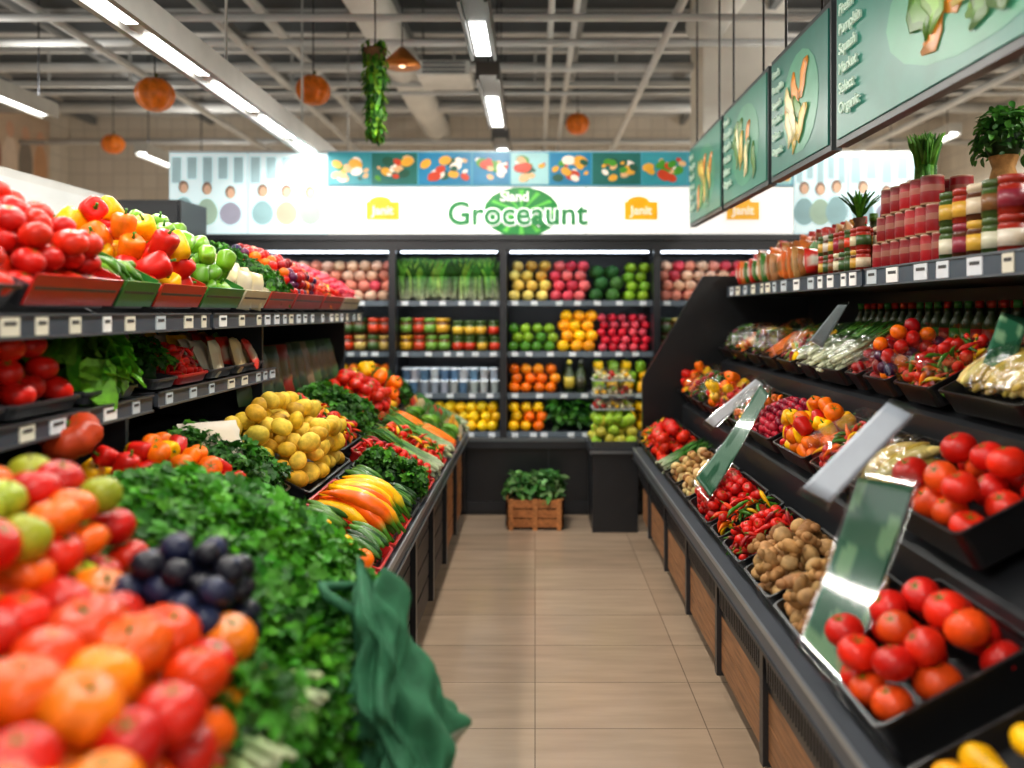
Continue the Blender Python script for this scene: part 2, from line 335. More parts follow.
def disp(kind,side,X,Z,y0,y1,l,ang,h=.05,col=BLK,mat='plastic',liner=None,gap=.012,clam=False):
    mb=MB(NAMES.get(kind,kind+'_tray'));w=y1-y0-gap;F=frame(side,X,(y0+y1)/2,Z,ang,l)
    tray(mb,F,w,l,h,col,mat)
    if liner is not None: mb.box(-w/2+.004,w/2-.004,-l/2+.001,-l/2+.006,h*.2,h+.03,liner,'plastic',F);mb.box(w/2-.012,w/2-.006,-l/2+.01,l/2-.01,h*.5,h+.035,liner,'plastic',F)
    fill(kind,mb,F,w-.03,l-.03,h)
    if clam:
        mb.inst(loft([rr(w-.02,l-.02,h),rr(w-.04,l-.04,h+.075),rr(w-.07,l-.07,h+.09)],False,True,smooth=False),[F],[WHT],'clear_lid')
    return mb.build()
def rail(mb,X,Z,y0,y1,h,face,col=C(62,70,80),step=.13,tagw=.05):
    mb.box(X,X+.012*face,y0,y1,Z-h,Z,col,'plastic')
    mb.box(X,X+.018*face,y0,y1,Z-.006,Z,C(110,116,122),'metal');mb.box(X,X+.018*face,y0,y1,Z-h,Z-h+.006,C(110,116,122),'metal')
    y=y0+.05
    while y<y1-.06:
        w=tagw*rng.uniform(.7,1.3);c=[WHT,C(215,220,225),C(190,200,205),C(225,220,200)][rng.integers(0,4)]
        mb.box(X+.012*face,X+.016*face,y,y+w,Z-h+.008,Z-.008,c,'paper')
        mb.box(X+.016*face,X+.0175*face,y+w*.15,y+w*.8,Z-h*.45,Z-h*.3,C(60,60,60),'paper')
        y+=w+step*rng.uniform(.3,1.2)
# ================================================================= ROOM
XL,XR,YB,YF,ZC=-6.4,5.6,11.0,-2.6,4.4
def floor():
    m,nt,N,L=nmat('floor_tile');out=N.new('ShaderNodeOutputMaterial');b=N.new('ShaderNodeBsdfPrincipled')
    tc=N.new('ShaderNodeTexCoord');br=N.new('ShaderNodeTexBrick');br.offset=0;br.inputs['Scale'].default_value=1
    br.inputs['Brick Width'].default_value=.62;br.inputs['Row Height'].default_value=.36;br.inputs['Mortar Size'].default_value=.0025;br.inputs['Mortar Smooth'].default_value=.3
    br.inputs['Color1'].default_value=(*C(166,144,121),1);br.inputs['Color2'].default_value=(*C(153,131,109),1);br.inputs['Mortar'].default_value=(*C(112,96,80),1)
    L.new(tc.outputs['Object'],br.inputs['Vector'])
    mp=N.new('ShaderNodeMapping');mp.inputs['Scale'].default_value=(1.0,6,1);nz=N.new('ShaderNodeTexNoise');nz.inputs['Scale'].default_value=2.4;nz.inputs['Detail'].default_value=7
    L.new(tc.outputs['Object'],mp.inputs[0]);L.new(mp.outputs[0],nz.inputs['Vector'])
    mr=N.new('ShaderNodeMapRange');mr.inputs[1].default_value=.3;mr.inputs[2].default_value=.7;mr.inputs[3].default_value=.86;mr.inputs[4].default_value=1.1;L.new(nz.outputs[0],mr.inputs[0])
    vm=N.new('ShaderNodeVectorMath');vm.operation='SCALE';L.new(br.outputs['Color'],vm.inputs[0]);L.new(mr.outputs[0],vm.inputs['Scale']);L.new(vm.outputs[0],b.inputs['Base Color'])
    b.inputs['Roughness'].default_value=.2;L.new(b.outputs[0],out.inputs[0]);return m
def wallmat(name,c1,c2,w,h):
    m,nt,N,L=nmat(name);out=N.new('ShaderNodeOutputMaterial');b=N.new('ShaderNodeBsdfPrincipled')
    tc=N.new('ShaderNodeTexCoord');sp=N.new('ShaderNodeSeparateXYZ');cb=N.new('ShaderNodeCombineXYZ');ad=N.new('ShaderNodeMath');ad.operation='ADD'
    L.new(tc.outputs['Object'],sp.inputs[0]);L.new(sp.outputs[0],ad.inputs[0]);L.new(sp.outputs[1],ad.inputs[1]);L.new(ad.outputs[0],cb.inputs[0]);L.new(sp.outputs[2],cb.inputs[1])
    br=N.new('ShaderNodeTexBrick');br.offset=0;br.inputs['Scale'].default_value=1;br.inputs['Brick Width'].default_value=w;br.inputs['Row Height'].default_value=h;br.inputs['Mortar Size'].default_value=.006
    br.inputs['Color1'].default_value=(*c1,1);br.inputs['Color2'].default_value=(*c2,1);br.inputs['Mortar'].default_value=(*[v*.7 for v in c1],1)
    L.new(cb.outputs[0],br.inputs['Vector']);L.new(br.outputs['Color'],b.inputs['Base Color']);b.inputs['Roughness'].default_value=.6;L.new(b.outputs[0],out.inputs[0]);return m
MATS['floor_tile']=floor();MATS['wall_tile']=wallmat('wall_tile',C(232,226,214),C(224,217,204),.2,.2)
m=MB('floor');m.box(XL,XR,YF,YB,-.05,0,WHT,'floor_tile');m.build()
m=MB('wall_back');m.box(XL-.1,XR+.1,YB,YB+.1,0,ZC,WHT,'wall_tile');m.build()
m=MB('wall_left');m.box(XL-.1,XL,YF,YB,0,ZC,WHT,'wall_tile');m.build()
m=MB('wall_right');m.box(XR,XR+.1,YF,YB,0,ZC,WHT,'wall_tile');m.build()
m=MB('ceiling');m.box(XL-.1,XR+.1,YF,YB+.1,ZC,ZC+.1,C(70,76,80),'paint')
m.build()
m=MB('wall_front');m.box(XL-.1,XR+.1,YF-.1,YF,0,.5,C(200,200,195),'paint');m.box(XL-.1,XR+.1,YF-.1,YF,3.6,ZC,C(200,200,195),'paint');m.build()  # opening left in this unseen wall so outside light fills from behind camera
m=MB('added_fill_window_1')  # unseen storefront frame added around the opening for soft frontal fill
for x in np.linspace(XL,XR,7):m.box(x-.04,x+.04,YF-.08,YF-.02,.5,3.6,DGY,'metal')
m.box(XL,XR,YF-.08,YF-.02,2.5,2.56,DGY,'metal');m.build()
m=MB('support_column');m.box(1.42,2.12,6.75,7.3,0,ZC,C(240,235,224),'paint');m.box(1.40,2.14,6.73,7.32,0,.12,C(120,115,110),'paint');m.build()
LG=C(200,203,203);MG=C(120,124,126)
m=MB('ceiling_beam_grid')
for y in np.arange(5.6,10.9,1.05):
    m.box(XL,XR,y-.05,y+.05,4.16,4.18,LG,'paint');m.box(XL,XR,y-.006,y+.006,4.18,4.38,MG,'paint');m.box(XL,XR,y-.05,y+.05,4.38,4.4,LG,'paint')
for x in np.arange(-6,5.6,1.6):
    m.box(x-.03,x+.03,2,10.9,4.05,4.15,MG,'paint')
m.build()
m=MB('ceiling_truss')
for y,z in((7.9,3.72),):
    m.box(XL,XR,y-.03,y+.03,z,z+.05,LG,'paint');m.box(XL,XR,y-.03,y+.03,z+.34,z+.39,LG,'paint')
    for x in np.arange(XL,XR-.4,.8):
        m.inst(tube([(x,y,z+.02),(x,y,z+.36)],[.014,.014],5),[Matrix()],[LG],'paint')
m.build()
m=MB('ceiling_pipe_run')
def pipe(a,b,r,col=LG,mat='paint'):m.inst(tube([a,tuple((Vector(a)+Vector(b))/2),b],[r]*3,10),[Matrix()],[col],mat)
for (y,z,r) in((5.3,3.45,.025),(6.3,3.62,.03),(7.2,3.7,.045),(7.5,3.55,.02),(9.4,3.9,.06),(9.9,3.6,.03),(10.5,3.75,.03)):pipe((XL,y,z),(XR,y,z),r)
for (x,z,r) in((-2.3,3.6,.03),(-2.1,3.8,.04),(.12,3.7,.025),(.3,3.7,.025),(-3.3,3.5,.03),(2.8,3.6,.05),(3.6,3.3,.03),(.95,3.5,.03)):pipe((x,3.0,z),(x,10.9,z),r)
m.build()
m=MB('air_duct')
def seg(pts,r,col=C(220,222,220)):m.inst(tube(pts,[r]*len(pts),18),[Matrix()],[col],'paint')
seg([(-1.3,4.5,3.92),(-1.3,6,3.92),(-1.3,8,3.92),(-1.3,10.8,3.92)],.17)
seg([(1.4,4.0,3.85),(1.4,6.6,3.85)],.16)
for q in(5.5,7.5,9.5):
    for x in(-1.3,1.4):
        if x<0 or q<6:m.box(x-.01,x+.01,q,q+.02,4.0,4.4,MG,'paint')
m.build()
m=MB('air_conditioner_unit');m.box(-1.05,-.58,7.1,7.6,3.6,3.74,C(230,230,226),'plastic',bev=True)
for k in range(3):m.box(-1.0,-.62,7.085,7.1,3.62+.04*k,3.64+.04*k,MG,'plastic')
for x in(-1.03,-.62):m.box(x,x+.015,7.3,7.32,3.7,4.4,MG,'metal')
m.build()
def arealight(name,loc,sx,sy,e,par=None,up=False):
    l=bpy.data.lights.new(name,'AREA');l.shape='RECTANGLE';l.size=sx;l.size_y=sy;l.energy=e;l.color=(1,.95,.875)
    o=bpy.data.objects.new(name,l);bpy.context.scene.collection.objects.link(o);o.location=loc
    if up:o.rotation_euler=(pi,0,0)
    if par:o.parent=par
def fixture(x,y0,y1,z,w,e,wcol=C(200,200,195),part=0.0,up=0):
    mb=MB('linear_ceiling_light');mb.box(x-w/2,x+w/2,y0,y1,z,z+.09,wcol,'plastic')
    mb.box(x-w/2,x-w/2+.02,y0,y1,z-.03,z,wcol,'plastic');mb.box(x+w/2-.02,x+w/2,y0,y1,z-.03,z,wcol,'plastic')
    ya=y0+.03+(y1-y0)*part
    mb.box(x-w/2+.035,x+w/2-.035,ya,y1-.03,z-.008,z,WHT,'led')
    for y in(y0+.15,y1-.15):mb.inst(tube([(x,y,z+.09),(x,y,ZC)],[.006,.006],5),[Matrix()],[DGY],'metal')
    o=mb.build();arealight('lamp',(x,(ya+y1)/2,z-.032),w-.07,y1-ya-.05,e,o)
    if up:arealight('added_uplight',(x,(y0+y1)/2,z+.1),w-.06,y1-y0-.3,up,o,True)  # upward lamp added to brighten the column and ceiling
E=44
for y0,y1 in((4.05,5.0),(5.4,6.9),(7.35,8.7)):
    fixture(-.32,y0,y1,3.1,.16,E*.85,C(82,80,78),.35)
for y0,y1 in((-.5,1.2),(1.8,3.4)):fixture(-.32,y0,y1,3.1,.16,E*.9,C(82,80,78))  # out-of-view fixtures added to this row for general light
for x in(-3.94,2.6,4.2):
    for y0 in(-1.5,1.2,4.9,8):fixture(x,y0,y0+1.6,3.1 if x<0 else 3.3,.14,E*(2.2 if y0>7 else 1),up=14 if (y0>4 and x<4) else 0)  # mostly unseen rows added for light; far ones boosted for the back wall
mb=MB('track_light_rail');x=-1.66;z=2.7
mb.box(x-.07,x+.07,1.2,7.5,z,z+.07,C(190,188,182),'plastic');mb.box(x-.08,x-.05,1.2,7.5,z-.03,z+.09,C(160,158,152),'plastic');mb.box(x+.05,x+.08,1.2,7.5,z-.03,z+.09,C(160,158,152),'plastic')
y=1.3
ls=[]
while y<7.3:
    mb.box(x-.032,x+.032,y,y+.56,z-.012,z,WHT,'led');ls.append(y+.28);y+=.72
for y in np.arange(1.5,7.5,1.4):mb.inst(tube([(x,y,z+.07),(x,y,ZC)],[.008,.008],5),[Matrix()],[LG],'metal')
o=mb.build()
for y in ls:arealight('lamp',(x,y,z-.032),.06,.55,10,o)
def lantern(x,y,z,r):
    mb=MB('hanging_pumpkin_lantern');mb.inst(pumpkin,[Tr(x,y,z)@Matrix.Diagonal((2*r,2*r,2.3*r,1))],[C(232,120,28)],'waxy_skin')
    mb.inst(tube([(x,y,z+r*.6),(x,y,ZC)],[.005,.005],5),[Matrix()],[DGY],'metal');mb.build()
for a in((-2.5,5.26,2.93,.125),(-1.63,5.88,3.13,.125),(.44,8.3,3.45,.125),(-4.8,9.1,3.41,.125)):lantern(*a)
mb=MB('hanging_vine_planter');F=Tr(-1.0,5.0,3.06)
mb.inst(lathe([(.04,-.02),(.055,0),(.07,.07),(.075,.08)],14),[F],[C(120,90,60)],'matte_skin')
mb.inst(tube([(-1,5,3.12),(-1,5,ZC)],[.005,.005],5),[Matrix()],[DGY],'metal')
Ms=[]
for i in range(520):
    t=rng.uniform(0,1);a=rng.uniform(0,2*pi);r=.08*(1-t*.45)*rng.uniform(.4,1);Ms.append(Tr(-1+r*math.cos(a),5+r*math.sin(a),3.19-t*.6)@Rz(a-pi/2)@Rx(-1.0+rng.normal(0,.4))@Matrix.Scale(.05,4))
mb.inst(leaf1,Ms,jitcol(HERB+[LGRN,C(110,170,50)],520,.3),'leaf');mb.build()
mb=MB('pendant_lamp');mb.inst(lathe([(.13,0),(.12,.03),(.05,.1),(.02,.13)],18),[Tr(-.93,5.6,3.22)],[C(200,120,50)],'metal');mb.inst(tube([(-.93,5.6,3.34),(-.93,5.6,ZC)],[.005,.005],5),[Matrix()],[DGY],'metal');mb.inst(small,[Tr(-.93,5.6,3.24)@Matrix.Scale(.07,4)],[C(255,230,190)],'lit_strong');mb.build()
# ================================================================= BACK FRIDGES
FY=5.9
mb=MB('refrigerated_display_case');x0,x1=-2.7,2.9
mb.box(x0,x1,FY+.62,FY+.68,0,2.03,C(40,44,48),'plastic')
mb.box(x0,x1,FY+.02,FY+.62,0,.5,BLK,'plastic')
mb.box(x0,x1,FY-.03,FY+.62,.5,.57,C(30,32,36),'plastic');mb.box(x0,x1,FY-.035,FY-.02,.55,.575,C(110,118,122),'metal')
mb.box(x0,x1,FY,FY+.62,1.955,2.03,C(28,30,34),'plastic')
posts=[x0,-1.055,-.235,.9,1.9,x1]
for p in posts:mb.box(p-.025,p+.025,FY-.005,FY+.62,.5,2.0,C(28,30,34),'plastic')
for a in np.arange(x0+.4,x1,.8):mb.box(a-.004,a+.004,FY+.012,FY+.02,.05,.48,DGY,'plastic')
mb.box(x0,x1,FY+.01,FY+.03,.03,.10,C(60,62,66),'metal')
LEV=[.60,.89,1.20,1.58] 
for zi in LEV:
    for a,b in zip(posts[:-1],posts[1:]):
        mb.box(a+.025,b-.025,FY+.08,FY+.6,zi-.02,zi,C(60,64,68),'plastic');mb.box(a+.025,b-.025,FY+.065,FY+.08,zi-.035,zi+.006,C(92,104,114),'plastic')
        x=a+.06
        while x<b-.1:
            mb.box(x,x+.05,FY+.062,FY+.065,zi-.03,zi+.002,C(215,222,226),'paper');x+=rng.uniform(.08,.2)
for a,b in zip(posts[:-1],posts[1:]):
    mb.box(a+.05,b-.05,FY+.10,FY+.12,1.945,1.955,C(225,240,255),'led')
    for zi in LEV[1:]:mb.box(a+.05,b-.05,FY+.09,FY+.11,zi-.028,zi-.022,C(225,240,255),'led')
mb.build()
def wallfill(name,xa,xb,z,h,t,size,cols,mat='waxy_skin',tilt=.6,dz=None,dx=None,sc=None):
    mb=MB(name);Ms=[];dz=dz or size*.8;dx=dx or size*.94;zz=z+size*.45
    lv=max(1,int((h-size)/dz)+1)
    for k in range(lv):
        n=max(1,int((xb-xa)/dx))
        for dep in range(3 if k==0 else 2):
            for i in range(n):
                x=xa+(xb-xa)*(i+.5)/n+rng.normal(0,size*.04)+(size*.2 if k%2 else -size*.1)*(1 if tilt>.2 else 0)
                Ms.append(Tr(x,FY+.15+dep*size*.95+k*size*(.3 if tilt>.2 else 0),zz+k*dz)@(Rz(rng.uniform(0,6))@Rx(rng.uniform(-tilt,tilt)) if tilt>0.05 else Rz(rng.normal(0,.05)))@(Matrix.Scale(size,4) if sc is None else Matrix.Diagonal((*sc,1))))
    mb.inst(t,Ms,jitcol(cols,len(Ms)),mat);return mb.build()
def standing(name,xa,xb,z,h,cols):
    mb=MB(name);Ms=[]
    for i in range(int((xb-xa)/.014)):
        for d in range(4):
            x=xa+i*.014+rng.normal(0,.004);Ms.append(Tr(x,FY+.12+d*.08,z+h*.5)@Rx(pi/2)@Rz(rng.normal(0,.07))@Rx(rng.normal(.05,.06))@Matrix.Diagonal((h*1.7,h*.98*rng.uniform(.78,1),h*1.2,1)))
    mb.inst(scal,Ms,jitcol(cols,len(Ms),.35),'leaf');mb.build()
def leafrow(name,xa,xb,z,h,cols):
    mb=MB(name);n=max(1,int((xb-xa)/.13))
    for i in range(n):
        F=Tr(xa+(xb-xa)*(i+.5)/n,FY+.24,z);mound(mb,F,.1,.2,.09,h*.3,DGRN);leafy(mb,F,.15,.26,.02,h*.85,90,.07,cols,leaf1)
    mb.build()
a,b=-1.02,-.27
standing('scallion_bunches',a,b,1.58,.32,[C(50,115,34),C(80,145,42),C(120,170,60),C(36,85,26)])
wallfill('sauce_jar_row',a,-.65,1.20,.3,jar,.13,[C(210,165,40),C(190,60,30),C(60,90,40),C(110,160,60)],'plastic',0,dz=.13,dx=.088)
wallfill('condiment_jar_row',-.63,b,1.20,.3,jarg,.12,[C(100,160,60),C(215,170,50),C(200,50,24)],'plastic',0,dz=.12,dx=.082)
wallfill('yogurt_cup_row',a,b,.89,.28,cup,.1,[C(190,205,220),C(220,226,230),C(110,150,190)],'plastic',0,dz=.092,dx=.072)
wallfill('lemon_row',a,b,.60,.26,orange,.085,[YEL,C(240,195,20)])
a=-.20
wallfill('mango_row',a,a+.31,1.58,.36,apple,.095,[C(220,190,85),C(228,205,110),C(190,150,60)])
wallfill('pink_apple_row',a+.32,a+.6,1.58,.36,apple,.095,[PNK,C(215,100,100),C(190,50,70)])
wallfill('cabbage_row',a+.62,a+.86,1.58,.34,cabbage,.11,[C(50,105,50),C(80,130,60)],'leaf')
wallfill('green_pear_row',a+.87,.87,1.58,.36,apple,.09,[LGRN,C(110,165,45)])
wallfill('lime_row',a,a+.36,1.20,.26,orange,.085,[C(70,125,34),LGRN])
wallfill('grapefruit_row',a+.38,a+.66,1.20,.33,orange,.095,[YEL,C(245,160,20)])
wallfill('strawberry_row',a+.68,.87,1.20,.33,apple,.07,[C(205,30,50),PNK])
wallfill('orange_row',a,a+.38,.89,.25,orange,.085,[ORG,C(240,140,20)])
wallfill('green_bottle_row',a+.4,a+.62,.89,.26,bottle,.26,[C(200,180,60),C(60,60,40)],'plastic',0,dx=.075)
wallfill('yellow_pepper_row',a+.64,.87,.89,.27,pepper,.095,[YEL,LGRN])
wallfill('tangerine_row',a,a+.28,.60,.27,orange,.085,[ORG,YEL])
leafrow('kale_bunches',a+.3,a+.74,.60,.26,HERB)
wallfill('lemon_row',a+.76,.87,.60,.26,orange,.085,[YEL])
for (xa,xb) in((.94,1.86),(-2.6,-1.09)):
    wallfill('pink_apple_row',xa,xb,1.58,.34,apple,.095,[PNK,C(215,130,110),C(225,180,150)])
    wallfill('sauce_jar_row',xa,xb,1.20,.33,jar,.13,[C(200,60,20),C(200,170,90),C(60,90,40)],'plastic',0,dz=.13,dx=.09)
    wallfill('orange_row',xa,xb,.89,.24,orange,.085,[ORG,C(245,190,30)])
    leafrow('lettuce_row',xa,xb,.60,.22,G3)
def txt(s,loc,size,col,parent,rot=(pi/2,0,0),em=.4,ext=.004,name='lettering',align='CENTER',off=.012):
    cu=bpy.data.curves.new(name,'FONT');cu.body=s;cu.size=size;cu.extrude=ext;cu.align_x=align;cu.align_y='CENTER';cu.offset=size*off
    o=bpy.data.objects.new(name,cu);bpy.context.scene.collection.objects.link(o);o.location=loc
    if isinstance(rot,Matrix):o.matrix_world=Matrix.Translation(loc)@rot
    else:o.rotation_euler=rot
    mm=bpy.data.materials.new('letter_paint');mm.use_nodes=True;p=mm.node_tree.nodes['Principled BSDF'];p.inputs['Base Color'].default_value=(*col,1);p.inputs['Emission Color'].default_value=(*col,1);p.inputs['Emission Strength'].default_value=em
    cu.materials.append(mm);o.parent=parent;return o
mb=MB('illuminated_store_sign')
mb.box(-2.7,2.9,FY-.02,FY+.3,2.03,2.07,C(40,42,46),'plastic')
mb.box(-2.7,2.9,FY,FY+.3,2.07,2.69,C(200,205,205),'plastic')
WS=C(255,255,252)
for a,b in((-1.52,-.72),(-.71,.37),(.38,1.14),(1.15,1.9)):
    mb.box(a,b,FY-.012,FY,2.075,2.415,WS,'lit_print')
D=Tr
for a,b in((-2.69,-2.12),(-2.11,-1.53),(1.91,2.3),(2.31,2.88)):
    mb.box(a,b,FY-.012,FY,2.075,2.67,C(205,228,232),'lit_print')
    for q in range(5):
        x=a+(b-a)*(q+.15)/5;mb.box(x,x+(b-a)*.12,FY-.013,FY-.012,2.45+.03*(q%2),2.64,C(175,210,218),'lit_figure')
    n=3
    for q in range(n):
        cx=a+(b-a)*(q+.6)/(n+.3);h=rng.uniform(.26,.34);c=[C(150,190,196),C(215,190,165),C(170,200,180),C(165,165,185)][rng.integers(0,4)]
        e=FY-.0135-.0012*q
        mb.inst(disc,[D(cx,e,2.17+h*.2)@Matrix.Diagonal((.16,1,h*.6,1)),D(cx,e-.0003,2.12+h*.45)@Matrix.Diagonal((.13,1,h*.5,1))],[c,[v*.95 for v in c]],'lit_figure')
        mb.inst(disc,[D(cx,e-.0006,2.20+h*.68)@Matrix.Diagonal((.075,1,.095,1)),D(cx+.004,e-.0009,2.19+h*.68)@Matrix.Diagonal((.056,1,.075,1))],[C(135,105,90),C(225,185,155)],'lit_figure')
mb.box(-1.525,1.9,FY-.008,FY,2.43,2.68,C(70,150,170),'lit_board')
x=-1.51
bg=[C(30,120,160),C(80,160,175),C(150,195,195),C(20,90,120),C(50,140,150),C(30,100,90)];fd=[C(215,170,120),C(70,140,40),C(235,225,210),C(190,60,30),C(220,160,50),C(30,80,60)]
while x<1.85:
    w=rng.uniform(.24,.42);w=min(w,1.9-x);mb.box(x,x+w-.012,FY-.016,FY-.008,2.44,2.67,bg[rng.integers(0,6)],'lit_board')
    for q in range(16):
        r=rng.uniform(.03,.11);cx=x+rng.uniform(.12,.88)*w;cz=rng.uniform(2.48,2.62);r=min(r,2*min(cz-2.445,2.665-cz),2*min(cx-x,x+w-.02-cx));mb.inst(disc,[D(cx,FY-.018-q*.0006,cz)@Ry(rng.uniform(-.7,.7))@Matrix.Diagonal((r,1,r*.7,1))],[fd[rng.integers(0,6)]],'lit_board')
    x+=w
mb.inst(disc,[D(-.10,FY-.014,2.235)@Matrix.Diagonal((.56,1,.37,1))],[C(20,125,50)],'lit_board')
for k in range(12):
    a=k*2*pi/12;mb.inst(T([(0,0,0),(.25*math.sin(a-.08),0,.165*math.cos(a-.08)),(.25*math.sin(a+.08),0,.165*math.cos(a+.08))],[[0,1,2]]),[D(-.10,FY-.0155,2.235)],[C(90,190,70)],'lit_board')
for cx in(-1.12,.78,1.53):
    mb.box(cx-.12,cx+.12,FY-.016,FY-.012,2.18,2.31,C(245,180,20),'lit_board');mb.inst(disc,[D(cx-.02,FY-.015,2.31)@Matrix.Diagonal((.16,1,.08,1))],[C(245,180,20)],'lit_board')
sg=mb.build()
txt('Groceaunt',(-.13,FY-.034,2.215),.235,C(40,130,70),sg,off=.02)
txt('Groceaunt',(-.13,FY-.024,2.215),.235,WS,sg,ext=.001,em=.8,off=.06)
txt('Sland',(-.15,FY-.03,2.345),.10,WS,sg,off=.02)
for cx in(-1.12,.78,1.53):txt('Janit',(cx,FY-.02,2.245),.09,C(250,245,225),sg,off=.02)
mb=MB('wooden_crate_planter');x0,x1,y0,y1=-.20,.20,5.5,5.8
for z in(.02,.085,.15):
    mb.box(x0,x1,y0,y0+.015,z,z+.055,C(170,105,55),'wood');mb.box(x0,x1,y1-.015,y1,z,z+.055,C(160,100,50),'wood')
    mb.box(x0,x0+.015,y0,y1,z,z+.055,C(155,95,50),'wood');mb.box(x1-.015,x1,y0,y1,z,z+.055,C(155,95,50),'wood')
for x in(x0+.02,-.015,x1-.05):mb.box(x,x+.03,y0-.01,y0,0,.215,C(180,115,62),'wood')
mb.box(x0+.01,x1-.01,y0+.01,y1-.01,0,.18,C(60,45,35),'matte_skin')
for cx in(-.11,0,.11):
    leafy(mb,Tr(cx,5.65,.18),.2,.26,.0,.19,170,.055,[C(70,135,50),C(110,165,85),C(50,105,40),C(140,180,110)],leaf1)
mb.build()
mb=MB('fruit_display_stand');x0,x1,y0,y1=.37,.72,5.42,5.82
mb.box(x0+.02,x1-.02,y0+.02,y1-.02,0,.53,C(26,28,32),'plastic');mb.box(x0,x1,y0,y1,.53,.57,C(40,42,46),'plastic');mb.box(x0,x1,y0-.005,y0,.54,.56,C(120,126,130),'metal')
F=Tr((x0+x1)/2,(y0+y1)/2,.57);tray(mb,F,x1-x0-.01,y1-y0-.02,.05,C(70,74,76))
heap(mb,F,.33,.37,.0,[(apple,1,[LGRN,C(150,190,50)]),(apple,1,[C(185,180,60)])],.085,3,.05)
heap(mb,F@Tr(0,0,.14),.3,.3,.0,[(apple,1,[LGRN,C(150,190,50)])],.08,1,.05)
for k in range(3):
    zz=.82+k*.1
    mb.box(x0+.03,x1-.03,y0+.12,y1-.03,zz,zz+.006,C(160,168,168),'plastic')
    for j in range(3):
        F2=Tr(x0+.085+j*.09,y0+.24,zz+.008);heap(mb,F2,.085,.2,0,[(small,1,[[RED,YEL,LGRN][(j+k)%3],C(210,200,160)])],.035,2,.0)
        mb.box(-.042,.042,-.1,.1,0,.075,WHT,'clear_lid',F2)
mb.build()
# ================================================================= LEFT GONDOLA
AL=math.radians(27.2)
mb=MB('produce_gondola')
polyext(mb,[(-.54,.08),(-.52,.60),(-1.32,1.02),(-1.84,1.04),(-1.84,.08)],.42,5.68,C(30,32,36),'plastic')
polyext(mb,[(-.60,0),(-.60,.08),(-1.8,.08),(-1.8,0)],.45,5.65,BLK,'plastic')
mb.box(-.52,-.475,.42,5.7,.60,.675,C(64,68,74),'plastic');mb.box(-.474,-.468,.42,5.7,.655,.677,C(170,176,180),'metal');mb.box(-.474,-.468,.42,5.7,.60,.61,C(120,125,130),'metal')
for y in np.arange(.45,5.7,.58):
    mb.box(-.528,-.50,y,y+.05,.08,.6,C(52,54,58),'metal')
for y in np.arange(.52,5.6,.58):
    for k in range(4):mb.box(-.535,-.52,y,y+.49,.1+.12*k,.1+.12*k+.105,C(50,44,40) if y<4.5 else C(150,95,50),'wood')
mb.box(-1.84,-1.80,1.0,5.3,1.0,1.62,C(30,32,36),'plastic')
mb.box(-1.80,-1.17,1.0,2.42,1.215,1.245,DGY,'plastic');rail(mb,-1.17,1.25,1.0,2.42,.052,1)
mb.box(-1.80,-1.19,2.5,3.62,1.215,1.245,DGY,'plastic');rail(mb,-1.19,1.25,2.5,3.62,.052,1)
for y0,y1 in((1.0,2.80),(2.83,5.28)):
    mb.box(-1.80,-1.15,y0,y1,1.455,1.49,DGY,'plastic');rail(mb,-1.15,1.497,y0,y1,.058,1)
for y in(1.02,2.44,3.66,5.24):
    mb.box(-1.80,-1.25,y,y+.02,1.0,1.46,C(40,42,46),'plastic')
mb.build()
U=[('tomato',1.35,1.8,None),('tomato',1.8,2.2,C(190,30,20)),('green_chili',2.2,2.42,C(50,125,50)),('bell_pepper_mixed',2.42,2.76,C(200,50,25)),('bell_pepper_green',2.76,3.12,C(50,125,50)),('cream_bag',3.12,3.42,C(215,205,175)),('herb',3.42,3.8,C(190,40,28)),('berry_mix',3.8,4.3,C(180,30,24)),('mixed_chili',4.3,4.75,C(190,40,30)),('radish',4.75,5.2,C(205,195,175))]
for k,y0,y1,ln in U:
    disp(k,'L',-1.165,1.505,y0,y1,.48,math.radians(27),.06,C(50,52,56),liner=ln)
mb=MB('tray_riser_rack')
for y in np.arange(1.4,5.2,.4):polyext(mb,[(-1.2,1.49),(-1.62,1.70),(-1.62,1.49)],y,y+.02,BLK,'plastic')
mb.build()
S=[('tomato',1.5,1.8),('tomato',1.8,2.10),('lettuce',2.11,2.4),('herb',2.52,2.7),('red_chili',2.7,2.95),('yellow_bag',2.95,3.2),('snack_pouch',3.2,3.55)]
for k,y0,y1 in S:
    disp(k,'L',-1.185 if y0<2.45 else -1.2,1.25,y0,y1,.36,math.radians(8),.035,DGY if k!='red_chili' else C(170,30,30))
def LL(k,xf_,y0,y1,l,col=BLK,liner=None,h=.05):
    Z=.675+ (abs(xf_)-.49)*math.tan(AL);return disp(k,'L',xf_,Z-.025,y0,y1,l,AL,h,col,liner=liner)
front=[('mini_pepper',2.28,2.46,C(170,22,22)),('cucumber',2.47,2.72,C(170,22,22)),('banana_pepper',2.73,3.12,C(180,25,22)),('cucumber',3.12,3.36,BLK),('herb',3.37,3.6,BLK),('red_chili',3.6,3.84,C(170,22,22)),('scallion',3.84,4.1,BLK),('mixed_chili',4.1,4.36,C(170,22,22)),('scallion',4.36,4.62,BLK),('carrot',4.62,4.86,C(170,22,22)),('green_chili',4.86,5.1,BLK),('snack_pouch',5.1,5.36,C(190,180,160)),('scallion',5.36,5.62,BLK)]
for k,y0,y1,c in front:LL(k,-.50,y0,y1,.34 if y0<3.5 else .40,c,None)
backr=[('mini_pepper',1.95,2.15,BLK),('mini_pepper',2.15,2.45,BLK),('herb',2.45,2.80,BLK),('herb',3.95,4.4,BLK),('tomato',4.4,4.85,BLK),('bell_pepper_mixed',4.85,5.2,BLK),('herb',5.2,5.6,BLK)]
for k,y0,y1,c in backr:LL(k,-.87,y0,y1,.42,c)
